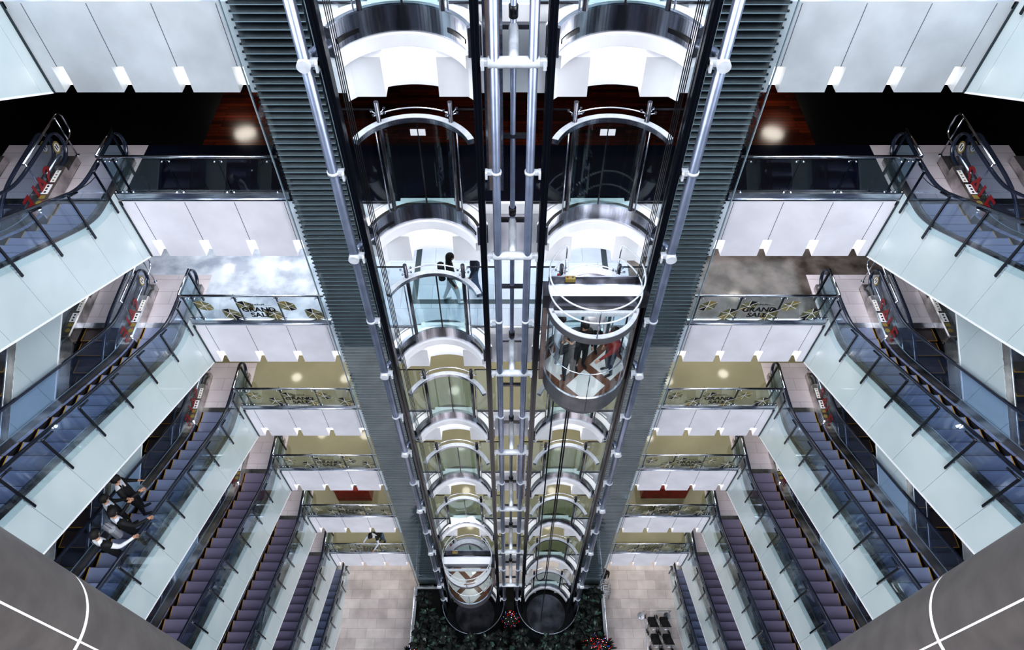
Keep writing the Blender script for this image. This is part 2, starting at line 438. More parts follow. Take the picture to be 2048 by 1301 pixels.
    if full:
        X = xs['hr1'] - .010 if up else xs['hr0'] - .01
        q = MB()
        for r_, mn, dx in ((.115, 'gold', 0), (.08, 'white', -.003)):
            q.m(mn); q.add([(X + dx, YF + .02 + r_ * math.cos(2 * pi * i / 20), .60 + r_ * 1.2 * math.sin(2 * pi * i / 20)) for i in range(20)], [tuple(range(20))])
        q.m('black'); q.box(X - .006, X - .004, YF - .03, YF + .0, .55, .66); q.box(X - .006, X - .004, YF + .03, YF + .06, .56, .67)
        q.build('round_sticker', root)
    return root
for sg in (1, -1):
    SG = sg; sd = SIDE[sg]
    A = make_escalator(True, 'tread_blue'); B = make_escalator(False, 'tread_brown')
    A2 = make_escalator(True, 'tread_plum')
    G = make_escalator(True, 'tread_blue', 10.75, 11.4, False)
    gA = 'escalators rising towards the viewer'; gB = 'outboard escalators going down to the storey below'
    for k in range(1, 8):
        src = A if k <= 4 else A2
        lab = {1: f'{sd} escalator of which only a frosted pale panel shows at the top corner',
               2: f'{sd} escalator with dark blue steps, foot on the black-floored storey',
               3: f'{sd} escalator with slate blue steps, foot on the grey marble third storey',
               4: f'{sd} escalator with frosted side, foot on the fourth storey' + (', four riders on it' if sg < 0 else ', no riders'),
               5: f'{sd} escalator with plum steps and frosted side, foot on the fifth storey',
               6: f'{sd} escalator with plum steps, foot on the sixth storey beside the red counter',
               7: f'{sd} escalator with plum steps, foot on the seventh storey just above the ground'}[k]
        if src is A and k == 1 or src is A2 and k == 5: o = src; o.location.z = zp(k)
        else: o = dup(src, (0, 0, zp(k)))
        o['label'] = lab; o['group'] = gA
    G.location.z = 0; G['label'] = f'{sd} ground-floor escalator with blue steps beside the polished stone floor'; G['group'] = gA
    for k in range(2, 8):
        o = B if k == 2 else dup(B, (0, 0, zp(k)))
        o.location.z = zp(k)
        o['label'] = f'{sd} outboard escalator with brown steps running down from the {FLO[k]}'; o['group'] = gB
    SG = 1

# ------------------------------------------------------------------ balcony railings
def hexshape(q, cx, cz, w, h, y, seed):
    rnd = random.Random(seed)
    P = [(cx - w * .5, cz - h * .35), (cx - w * .1, cz - h * .5), (cx + w * .42, cz - h * .3), (cx + w * .5, cz + h * .38), (cx + w * .05, cz + h * .5), (cx - w * .42, cz + h * .2)]
    c = (cx + rnd.uniform(-.1, .1) * w, cz + rnd.uniform(-.1, .1) * h)
    for i in range(6):
        a, b_ = P[i], P[(i + 1) % 6]
        q.m('olive' if i % 3 else 'text' if rnd.random() < .35 else 'gold').quad((a[0], y, a[1]), (b_[0], y, b_[1]), (c[0], y, c[1]))
        q.m('white').box(0, 0, 0, 0, 0, 0) if False else None
        dx, dz = a[0] - c[0], a[1] - c[1]; L = math.hypot(dx, dz); nx, nz = -dz / L * .007, dx / L * .007
        q.m('white').quad((c[0] - nx, y - .002, c[1] - nz), (a[0] - nx, y - .002, a[1] - nz), (a[0] + nx, y - .002, a[1] + nz), (c[0] + nx, y - .002, c[1] + nz))
def make_railing(text):
    root = thing('balcony_railing', '', 'railing', (0, 0, 0))
    Y = D + .05
    q = MB().m('chrome'); q.tube([(4.46, Y, 1.10), (7.95, Y, 1.10)], .032, 12)
    q.tube([(7.95, Y, 1.12), (7.93, 11.55, 1.12)], .028, 10)
    q.build('handrail', root)
    q = MB().m('steel'); q.box(4.46, 7.96, Y - .05, Y + .0, .02, .20); q.m('chrome'); q.tube([(4.46, Y - .06, .05), (7.96, Y - .06, .05)], .014, 6)
    q.build('kick_rail', root)
    PX = [4.62, 5.64, 6.66, 7.68]
    for a, b_ in zip([4.47] + PX, PX + [7.93]):
        if b_ - a > .05:
            q = MB().m('glass'); q.box(a + .012, b_ - .012, Y + .0, Y + .012, .12, 1.03); q.build('glass_panel', root)
    q = MB().m('glass_teal'); q.box(7.92, 7.932, Y + .05, 11.5, .10, 1.06); q.build('glass_panel', root)
    for x in PX + [7.9]:
        q = MB().m('rail_black'); q.box(x - .012, x + .012, Y + .015, Y + .06, 0, 1.09)
        for zz in (.2, .98):
            q.m('darksteel'); q.tube([(x - .07, Y + .03, zz), (x + .07, Y + .03, zz)], .014, 6)
            for dx in (-.07, .07): q.m('chrome').tube([(x + dx, Y - .015, zz), (x + dx, Y + .035, zz)], .018, 8)
        q.build('post', root)
    q = MB().m('rail_black')
    q.box(7.9, 7.94, 11.45, 11.5, 0, 1.1); q.build('post', root)
    if text:
        y = Y - .006
        q = MB()
        for i, x in enumerate((5.43, 6.45, 7.47) if SG > 0 else (4.83, 5.85, 6.87)): q = MB(); hexshape(q, x, .40, .44, .44, y, i); q.build('graphic', root)
        for i, x in enumerate((4.86, 5.86, 6.88) if SG > 0 else (5.42, 6.44, 7.46)): q = MB(); hexshape(q, x, .72, .42, .38, y, 9 + i); q.build('graphic', root)
        q = MB().m('text'); sg = SG
        for s, zz, sz in (('GRAND', .50, .235), ('SALE', .29, .235)):
            vs, fs = text_mesh(s, sz, .008)
            vv = [((6.16 * sg + x * 1.0) * sg, y - .004, zz + z_) for x, z_, _ in vs]
            if sg < 0: fs = [f[::-1] for f in fs]
            q.add(vv, fs)
        q.box(5.80, 6.50, y - .004, y - .002, .735, .742)
        for i in range(9): q.box(5.98 + i * .045, 6.01 + i * .045, y - .004, y - .002, .765, .80 - .008 * (i % 3))
        q.build('sale_lettering', root)
    return root
for sg in (1, -1):
    SG = sg; sd = SIDE[sg]
    R1 = make_railing(False); R2 = make_railing(True)
    for k in range(1, 8):
        if k == 1: continue
        src = R1 if k == 2 else R2
        o = src if k in (2, 3) else dup(src, (0, 0, 0))
        o.location.z = zp(k)
        if k == 2: o['label'] = f'{sd} clear glass balcony railing in front of the black-floored storey'
        else: o['label'] = f'{sd} glass balcony railing lettered GRAND SALE on the {FLO[k]}'
        o['group'] = 'glass balcony railings'
    # chrome barrier loops at the escalator landings
    bar = thing('guard_barrier', '', 'barrier', (0, 0, 0))
    X = 9.36
    q = MB().m('chrome')
    pts = [(X, 10.6, 1.0), (X, 12.15, 1.0), (X, 12.27, .96), (X, 12.33, .86), (X, 12.33, .56), (X, 12.27, .46), (X, 12.15, .42), (X, 11.0, .42)]
    q.tube(pts, .024, 8); q.build('rail_loop', bar)
    q = MB().m('chrome').tube([(X, 12.1, .0), (X, 12.1, 1.0)], .018, 8); q.disc(X, 12.1, .045, 0, .012, 12); q.build('leg', bar)
    q = MB().m('chrome').tube([(X, 11.95 - 1.3, .34), (X, 11.95 - 1.3, 1.0)], .016, 8); q.build('leg', bar)
    for k in range(2, 8):
        o = bar if k == 2 else dup(bar, (0, 0, 0))
        o.location.z = zp(k); o['label'] = f'chrome tube barrier between the two {sd} escalator feet on the {FLO[k]}'
        o['group'] = 'chrome escalator barriers'
    SG = 1

# ------------------------------------------------------------------ louvred glass screens beside the lifts
for sg in (1, -1):
    SG = sg
    root = thing('louvre_screen', f'tall screen of dark horizontal glass louvres on the {SIDE[sg]} side of the lifts', 'screen', (0, 0, 0), 'louvred glass screens flanking the lifts')
    q = MB().m('darksteel')
    z = .3
    while z < 33.6:
        # sloping blade with a bright front lip
        x0, x1 = 3.22, 4.36 
        q.m('louvre' if 'louvre' in MATS else mat('louvre', (.013, .018, .023), .35, .1, .5, 2.0).name)
        q.add([(x0, D - .13, z), (x1, D - .13, z), (x1 + .03, D - .02, z + .085), (x0, D - .02, z + .085)], [(0, 1, 2, 3)])
        q.m('chrome' if False else 'louvre_lip' if 'louvre_lip' in MATS else mat('louvre_lip', (.34, .41, .46), .35, .1).name)
        q.box(x0, x1, D - .137, D - .13, z - .007, z + .006)
        q.m('trimdark').box(x1 - .02, x1 + .05, D - .09, D - .06, z - .01, z + .02)
        z += .14
    q.build('louvre_blades', root)
    q = MB().m('trimdark').box(3.2, 4.4, D - .01, D, .1, 33.7); q.build('backing_panel', root)
    q = MB().m('glass')
    z = .1
    while z < 33: q.box(3.2, 4.46, D - .20, D - .188, z + .005, z + 1.045); z += 1.05
    q.build('glass_panes', root)
    q = MB().m('louvre_lip').box(4.455, 4.475, D - .20, D - .16, .1, 33.7); q.build('edge_fin', root)
    SG = 1

# ------------------------------------------------------------------ lift landings
A0, A1 = math.radians(23), math.radians(157)
def make_landing():
    r = thing('lift_landing', '', 'lift landing', (0, 0, 0))
    q = MB().m('steelband'); q.arc(0, 0, 1.14, 1.17, A0, A1, -.46, -.01, 48); q.m('steel'); q.arc(0, 0, 1.12, 1.19, A0, A1, -.02, .012, 48)
    for s in (-1, 1):
        a = A0 if s > 0 else A1
        c, sn = math.cos(a), math.sin(a)
        q.m('darksteel'); q.arc(0, 0, 1.12, 1.34, a - .03 * (s > 0), a + .03 * (s < 0), -.50, -.01, 1)
    q.build('sill_band', r)
    for s in (-1, 1):
        a0, a1 = (math.radians(29), math.radians(52)) if s > 0 else (math.radians(128), math.radians(151))
        q = MB().m('black').arc(0, 0, 1.128, 1.139, a0, a1, -.35, -.27, 12); q.build('vent_slot', r)
    q = MB().m('dome'); q.arc(0, 0, 1.17, 1.36, A0, A1, -.06, -.0, 48); q.build('sill_ledge', r)
    q = MB().m('dome'); q.arc(0, 0, 1.09, 1.30, A0 + .03, A1 - .03, -.72, -.49, 48); q.build('white_collar', r)
    q = MB().m('dome'); q.arc(0, 0, 1.42, 1.46, math.radians(40), math.radians(140), -1.64, -.05, 40); q.build('curved_soffit_wall', r)
    for s in (-1, 1):
        q = MB().m('dome'); x0, x1 = sorted((s * .46, s * 1.02)); q.box(x0, x1, 1.02, 1.45, -1.62, -.86); q.build('soffit_box', r)
        x0, x1 = sorted((s * 1.02, s * 1.36)); q = MB().m('dome'); q.box(x0, x1, 1.16, 1.2, -1.64, -.05); q.build('side_panel', r)
    # door header of this storey
    q = MB().m('steel'); q.arc(0, 0, 1.04, 1.15, A0 + .0, A1, 2.03, 2.13, 48)
    q.m('bracket'); q.arc(0, 0, 1.04, 1.15, A0, A1, 2.13, 2.142, 48); q.build('door_header', r)
    q = MB().m('chrome'); q.tube([(1.22 * math.cos(a), 1.22 * math.sin(a), 2.22) for a in [math.radians(58 + 64 * i / 16) for i in range(17)]], .016, 6); q.build('header_rail', r)
    for s in (-1, 1):
        q = MB().m('darksteel'); x = s * .64; y = math.sqrt(1.12 ** 2 - .64 ** 2)
        q.tube([(x, y, 0), (x, y, 2.55)], .045, 8)
        q.m('steel').tube([(x + s * .09, y - .03, 0), (x + s * .09, y - .03, 2.05)], .016, 6)
        q.build('door_jamb', r)
        q = MB().m('chrome')
        for dx, dy in ((-.12, .03), (.12, -.03), (.10, .10), (-.06, -.10)):
            q.tube([(x, y, 2.28), (x + dx, y + dy, 2.34)], .014, 6); q.disc(x + dx, y + dy, .026, 2.33, 2.36, 10)
        q.build('glass_clamp', r)
        a_, b_ = (math.radians(56), math.radians(89.4)) if s > 0 else (math.radians(90.6), math.radians(124))
        q = MB().m('glass_teal'); q.arc(0, 0, 1.09, 1.10, a_, b_, .0, 2.03, 14)
        dr = q.build('door_panel', r)
        q = MB().m('darksteel'); ae = math.radians(89.6 if s > 0 else 90.4); q.arc(0, 0, 1.085, 1.105, ae - .008, ae + .008, 0, 2.03, 1); q.build('door_edge', dr)
        xe = s * 1.36
        x0, x1 = sorted((s * .72, xe)); q = MB().m('glass'); q.box(x0, x1, 1.12, 1.13, .02, 2.24)
        q.m('darksteel').box(x0, x1, 1.11, 1.14, 2.24, 2.26); q.m('darksteel').box(x0, x1, 1.10, 1.14, .0, .03); q.build('side_glass', r)
    q = MB().m('white'); q.box(-.55, .55, 1.12, 1.26, .0, .012); q.build('threshold', r)
    return r
L = make_landing(); firstL = True
for sg in (-1, 1):
    for k in range(1, 9):
        o = L if firstL else dup(L, (0, 0, 0)); firstL = False
        o.location = (X0 + sg * XC, YC + .02, zp(k))
        o['label'] = f'curved steel landing with glass doors, {SIDE[sg]} lift, ' + ('opening on the ground floor' if k == 8 else f'on the {FLO[k]}'); o['group'] = 'curved lift landings'
        if k < 6:
            l = bpy.data.lights.new('cove_light', 'POINT'); l.energy = 7; l.shadow_soft_size = .1; l.color = (.97, .98, 1)
            lo_ = bpy.data.objects.new('cove_light', l); C.objects.link(lo_); lo_.location = (X0 + sg * XC, YC + 1.22, zp(k) - 1.0)
for sg in (-1, 1):
    q = MB().m('white')
    for dx in (-.075, .075): q.box(dx - .065, dx + .065, 1.07, 1.074, 1.72, 1.86)
    o = q.build('door_notice'); o.location = (X0 + sg * XC, YC + .02, zp(2)); tag(o, f'pair of small white notices on the {SIDE[sg]} lift doors of the black-floored storey', 'notice', 'white notices on the lift doors')

# ------------------------------------------------------------------ guide masts and rails
def bracket_z(k): return zp(k) - .25
# central mast
root = thing('lift_mast', 'twin grey steel tubes with white cross pieces standing between the two lifts', 'mast', (X0, 9.38, 0))
for s in (-1, 1):
    q = MB().m('tubepaint').tube([(s * .29, 0, 0), (s * .29, 0, 35.2)], .074, 18); q.build('tube', root)
for k in range(1, 8):
    z = bracket_z(k)
    q = MB().m('bracket').tube([(-.385, -.0, z), (.385, -.0, z)], .09, 18)
    for s in (-1, 1):
        x0, x1 = sorted((s * .38, s * .50)); q.box(x0, x1, -.05, .05, z - .045, z + .045); x0, x1 = sorted((s * .44, s * .49)); q.box(x0, x1, -.07, -.0, z - .10, z + .06)
    q.build('cross_piece', root)
    q = MB().m('bracket').tube([(0, .05, z), (0, .98, z)], .078, 16); q.build('stay', root)
    zz = z + 2.1 if k > 0 else z
    for s in (-1, 1):
        q = MB().m('bracket'); q.tube([(s * .29, 0, zz - 4.2 - .03), (s * .29, 0, zz - 4.2 + .03)], .092, 18)
        x0, x1 = sorted((s * .34, s * .48)); q.box(x0, x1, -.04, .04, zz - 4.2 - .04, zz - 4.2 + .04); x0, x1 = sorted((s * .44, s * .48)); q.box(x0, x1, -.09, .04, zz - 4.2 - .09, zz - 4.2 + .05)
        q.build('collar', root)
root2 = thing('service_pipe', 'thin dark vertical pipe with cross arms behind the twin tubes', 'pipe', (X0, 10.38, 0))
q = MB().m('tubepaint').tube([(0, 0, 0), (0, 0, 34.6)], .05, 12); q.build('pipe', root2)
for k in range(1, 9):
    for dz in (0, 2.1):
        q = MB().m('darksteel').box(-.32, .32, -.05, .03, zp(k) - .25 + dz - .03, zp(k) - .25 + dz + .05); 
        if dz == 0: q.m('black').tube([(0, 0, zp(k) - .1), (0, 0, zp(k) + .1)], .075, 10)
        q.build('cross_arm', root2)
# outer masts
for sg in (-1, 1):
    root = thing('lift_mast', f'single grey steel tube with white collars outside the {SIDE[sg]} lift', 'mast', (X0 + sg * 3.10, 9.38, 0), 'outer lift masts')
    q = MB().m('tubepaint').tube([(0, 0, 0), (0, 0, 35.2)], .088, 18); q.build('tube', root)
    for k in range(1, 8):
        z = bracket_z(k)
        q = MB().m('bracket').tube([(0, -.14, z), (0, .10, z)], .105, 20); q.box(*sorted((-sg * .08, -sg * .2)), -.05, .05, z - .05, z + .05); q.box(*sorted((-sg * .16, -sg * .2)), -.1, .05, z - .12, z + .02); q.build('end_cap', root)
        q = MB().m('bracket' if False else 'tubepaint').tube([(0, .05, z), (-sg * .08, .28, z + .0), (-sg * .30, .52, z)], .075, 12); q.build('stay', root)
        z -= 2.1
        q = MB().m('bracket').tube([(0, 0, z - .03), (0, 0, z + .03)], .108, 18); q.box(*sorted((-sg * .08, -sg * .2)), -.05, .05, z - .05, z + .05); q.box(*sorted((-sg * .16, -sg * .2)), -.1, .05, z - .12, z + .02); q.build('collar', root)
for i, (x, lab) in enumerate(((-2.82, 'outer black steel guide rail of the left lift'), (-.56, 'inner black steel guide rail of the left lift'), (.56, 'inner black steel guide rail of the right lift'), (2.82, 'outer black steel guide rail of the right lift'))):
    root = thing('guide_rail', lab, 'guide rail', (X0 + x, 9.46, 0), 'black lift guide rails')
    q = MB().m('rail_black').box(-.062, .062, -.10, .10, -.5, 35.2)
    q.build('rail', root)
    q = MB().m('rail_black').box(-.006, .006, -.16, -.10, -.5, 35.2); q.m('darksteel').box(-.072, -.062, .02, .10, -.5, 35.2); q.build('running_edge', root)
    q = MB().m('chrome')
    for j in range(60):
        z = 1 + j * .57
        for dz in (0, .09): q.disc(.0 + (.05 if x < 0 else -.05), .08, .012, z + dz, z + dz + .015, 6)
    q.build('bolts', root)
# glass sides of the shafts
for sg in (-1, 1):
    r = thing('shaft_glass', f'tall green-edged glass sheet beside the {SIDE[sg]} lift shaft', 'glass sheet', (X0 + sg * 2.98, 0, 0), 'glass sheets beside the lift shafts')
    q = MB().m('glass'); z = .2
    while z < 33.6: q.box(-.006, .006, 9.7, 10.5, z + .01, z + 2.09); z += 2.1
    q.build('pane', r); q = MB().m('louvre_lip').box(-.012, .012, 9.68, 9.70, .2, 33.8); q.build('edge', r)
# cables
def cable(lab, pts, r=.012):
    q = MB().m('black').tube(pts, r, 6); o = q.build('lift_cable'); tag(o, lab, 'cable', 'black lift cables'); return o
for sg, zt in ((1, zp(3) + 2.4), (-1, zp(7) + 2.4)):
    for j, dx in enumerate((0, .045, .09, .135)):
        x = X0 + sg * (2.73 - dx * .7)
        cable('black steel lift rope beside the outer %s guide rail' % SIDE[sg], [(x, 9.72, zt + (.0)), (x, 9.72, 35.2)], .009)
x = X0 + XC - .55
cable('black travelling cable looping below the right lift cabin', [(x - .12, 9.3, zp(3) - .8), (x - .12, 9.3, zp(7) + 1.2), (x - .06, 9.3, zp(7) + .75), (x + .08, 9.3, zp(7) + .6), (x + .22, 9.3, zp(7) + .9), (x + .26, 9.3, zp(7) + 1.6), (x + .26, 9.3, zp(3) - .8)], .022)
cable('black travelling cable hanging straight below the right lift cabin', [(x + .5 - .2, 9.2, zp(3) - .8), (x + .3, 9.2, -1.05)], .018)
# counterweights
for sg, z0, lab in ((-1, zp(2) + 1.0, 'tall rusty grey counterweight behind the left tube near the top'), (1, zp(5) - .6, 'white-edged dark counterweight behind the right tube lower down')):
    r = thing('counterweight', lab, 'counterweight', (X0 + sg * .32, 9.95, z0), 'lift counterweights')
    hgt = 3.6 if sg > 0 else 8.0
    q = MB().m('brownbox').box(-.11, .11, -.08, .08, 0, hgt); q.build('weights', r)
    q = MB().m('steel').box(-.15, -.11, -.09, .09, 0, hgt); q.box(.11, .15, -.09, .09, 0, hgt); q.m('bracket').box(-.15, .15, -.1, .1, hgt, hgt + .12); q.build('frame', r)

# ------------------------------------------------------------------ lift cars
def make_car():
    r = thing('lift_car', '', 'lift', (0, 0, 0))
    q = MB().m('cab_floor').disc(0, 0, .95, -.06, 0); q.build('cabin_floor', r)
    q = MB().m('darksteel'); 
    vs = []; fs = []; seg = 64
    prof = [(.985, .03), (.985, -.55), (.90, -.80), (.70, -.92)]
    for rr, z in prof:
        for i in range(seg): a = 2 * pi * i / seg; vs.append((rr * math.cos(a), rr * math.sin(a), z))
    for j in range(3):
        for i in range(seg): i2 = (i + 1) % seg; fs.append((j * seg + i, (j + 1) * seg + i, (j + 1) * seg + i2, j * seg + i2))
    fs.append(tuple(3 * seg + i for i in range(seg)))
    q.m('skirt' if 'skirt' in MATS else mat('skirt', (.16, .16, .175), .38, .6, .15, 3).name); q.add(vs, fs)
    q.m('chrome').arc(0, 0, .95, .99, 0, 2 * pi, .03, .045, 64, True)
    q.m('black').box(-.004, .004, -.99, -.984, -.55, .03)
    q.build('bottom_skirt', r)
    q = MB().m('glass_car').arc(0, 0, .965, .972, pi + .12, 2 * pi - .12, .04, 2.24, 40); q.build('curved_glass', r)
    q = MB().m('chrome').tube([(.90 * math.cos(a), .90 * math.sin(a), .93) for a in [pi + .15 + (pi - .3) * i / 30 for i in range(31)]], .016, 8)
    q.tube([(0, -.93, .03), (0, -.93, .93)], .012, 6); q.build('handrail', r)
    q = MB().m('brownbox')
    for s in (-1, 1): q.box(*sorted((s * .97, s * 1.08)), -.10, .12, -.5, 2.55)
    q.build('side_frame', r)
    q = MB().m('glass_car').arc(0, 0, .95, .96, .35, pi - .35, .04, 2.2, 30); q.m('darksteel')
    for a in (.35, 1.0, pi / 2, pi - 1.0, pi - .35): q.tube([(.955 * math.cos(a), .955 * math.sin(a), 0), (.955 * math.cos(a), .955 * math.sin(a), 2.2)], .022, 6)
    q.build('rear_door', r)
    # roof: front half ring + rear half ring
    q = MB().m('bracket').arc(0, 0, .89, .985, pi, 2 * pi, 2.40, 2.425, 48); q.m('skirt').arc(0, 0, .965, .987, pi, 2 * pi, 2.20, 2.40, 48); q.m('bracket').box(-.90, .90, -.32, -.25, 2.3, 2.425); q.build('front_roof_rim', r)
    q = MB().m('bracket').arc(0, 0, .80, .985, 0, pi, 2.38, 2.425, 48); q.m('skirt').arc(0, 0, .965, .987, 0, pi, 2.20, 2.38, 48); q.m('darksteel').arc(0, 0, .74, .80, 0, pi, 2.34, 2.42, 48)
    q.m('steel').box(-.78, .78, .06, .10, 2.34, 2.44); q.build('rear_roof_rim', r)
    q = MB().m('glass_car'); pts = [(.88 * math.cos(pi + pi * i / 30), .88 * math.sin(pi + pi * i / 30), 2.38) for i in range(31)]; q.quad(*pts); q.build('roof_glass', r)
    q = MB().m('glass_dark'); pts = [(.78 * math.cos(pi * i / 30), .06 + .78 * math.sin(pi * i / 30), 2.35) for i in range(31)]; q.quad(*pts); q.build('roof_glass', r)
    q = MB().m('dome').box(-.99, .99, -.20, .07, 2.84, 2.86); q.m('darksteel').box(-1.0, 1.0, -.19, .07, 2.36, 2.84); q.m('steel').box(-1.0, 1.0, .07, .10, 2.8, 2.88); 
    q.m('darksteel'); [q.box(*sorted((s * .96, s * 1.10)), -.24, .16, 2.5, 2.9) for s in (-1, 1)]
    q.build('crosshead_beam', r)
    q = MB().m('darksteel').box(-.97, .97, .16, .34, 2.46, 2.80); q.m('steel').box(-.97, .97, .34, .37, 2.78, 2.83); q.build('rear_beam', r)
    for nm, z, ry in (('upper_guard_ring', 3.33, .0), ('lower_guard_ring', 2.92, .0)):
        a0 = math.radians(126); a1 = math.radians(414)
        q = MB().m('bracket').tube([(.975 * math.cos(a), .975 * math.sin(a), z) for a in [a0 + (a1 - a0) * i / 60 for i in range(61)]], .018, 8); q.build(nm, r)
    for deg in (126, 178, 270, 2, 54):
        a = math.radians(deg); q = MB().m('steel').tube([(.975 * math.cos(a), .975 * math.sin(a), 2.42), (.975 * math.cos(a), .975 * math.sin(a), 3.33)], .015, 8); q.build('ring_post', r)
    q = MB().m('gold').bbox(-.62, -.40, .22, .32, 2.80, 2.90, .01); q.m('red').disc(-.57, .27, .02, 2.90, 2.91, 8); q.m('black').disc(-.46, .27, .02, 2.90, 2.91, 8); q.build('control_box', r)
    q = MB().m('red').disc(-.72, .70, .035, 2.43, 2.5, 10); q.build('stop_button', r)
    return r
car = make_car(); car.location = (X0 + XC, YC, zp(3)); car['label'] = 'round glass lift car on the right, full of passengers'; car['group'] = 'panoramic lift cars'
car2 = dup(car, (X0 - XC, YC, zp(7)), 'round glass panoramic lift car on the left, empty, near the bottom')

# ------------------------------------------------------------------ round clad columns either side of the viewer
for sg in (-1, 1):
    az = math.radians(70.1); dd = 3.53
    cx, cy = sg * dd * math.sin(az), dd * math.cos(az)
    r = thing('clad_column', f'round column clad in taupe metal sheets at the bottom {SIDE[sg]} corner', 'column', (cx, cy, 0), 'metal clad columns')
    rad = .45; n = 96; zs = CAMZ - 5.0
    q = MB().m('column')
    z = zs - 3 * 7.0
    # sheets between joints
    tang = math.atan2(-cy, -cx)
    # azimuth of the upright joint measured on the surface facing the viewer
    def ang_for(azd):
        a = math.radians(azd); d = Vector((sg * math.sin(a), math.cos(a))); c = Vector((cx, cy)); b_ = d.dot(c); t = b_ - math.sqrt(max(0, b_ * b_ - c.length_squared + rad * rad))
        p = d * t - c; return math.atan2(p.y, p.x)
    aj = ang_for(68.4)
    joints = [aj, aj + 2 * pi / 3, aj + 4 * pi / 3, aj + 2 * pi]
    levels = [0.0, zs - 21, zs - 14, zs - 7, zs, zs + 7]
    for i in range(3):
        for j in range(len(levels) - 1):
            z0_, z1_ = max(0, levels[j] + .018), levels[j + 1] - .018; a0_, a1_ = joints[i] + .014, joints[i + 1] - .014; vs = []; N = 48
            for m_ in range(N + 1):
                a = a0_ + (a1_ - a0_) * m_ / N; vs += [(rad * math.cos(a), rad * math.sin(a), z0_), (rad * math.cos(a), rad * math.sin(a), z1_)]
            q.add(vs, [(m_ * 2, m_ * 2 + 2, m_ * 2 + 3, m_ * 2 + 1) for m_ in range(N)], True)
    q.build('metal_sheets', r)
    q = MB().m('joint' if 'joint' in MATS else mat('joint', (.80, .81, .84), .4, .1, emit=.35, ecol=(.8, .82, .85)).name).tube([(0, 0, 0), (0, 0, levels[-1])], rad - .006, 96); q.build('joint_strips', r)  # joints glow slightly, a highlight put into the material

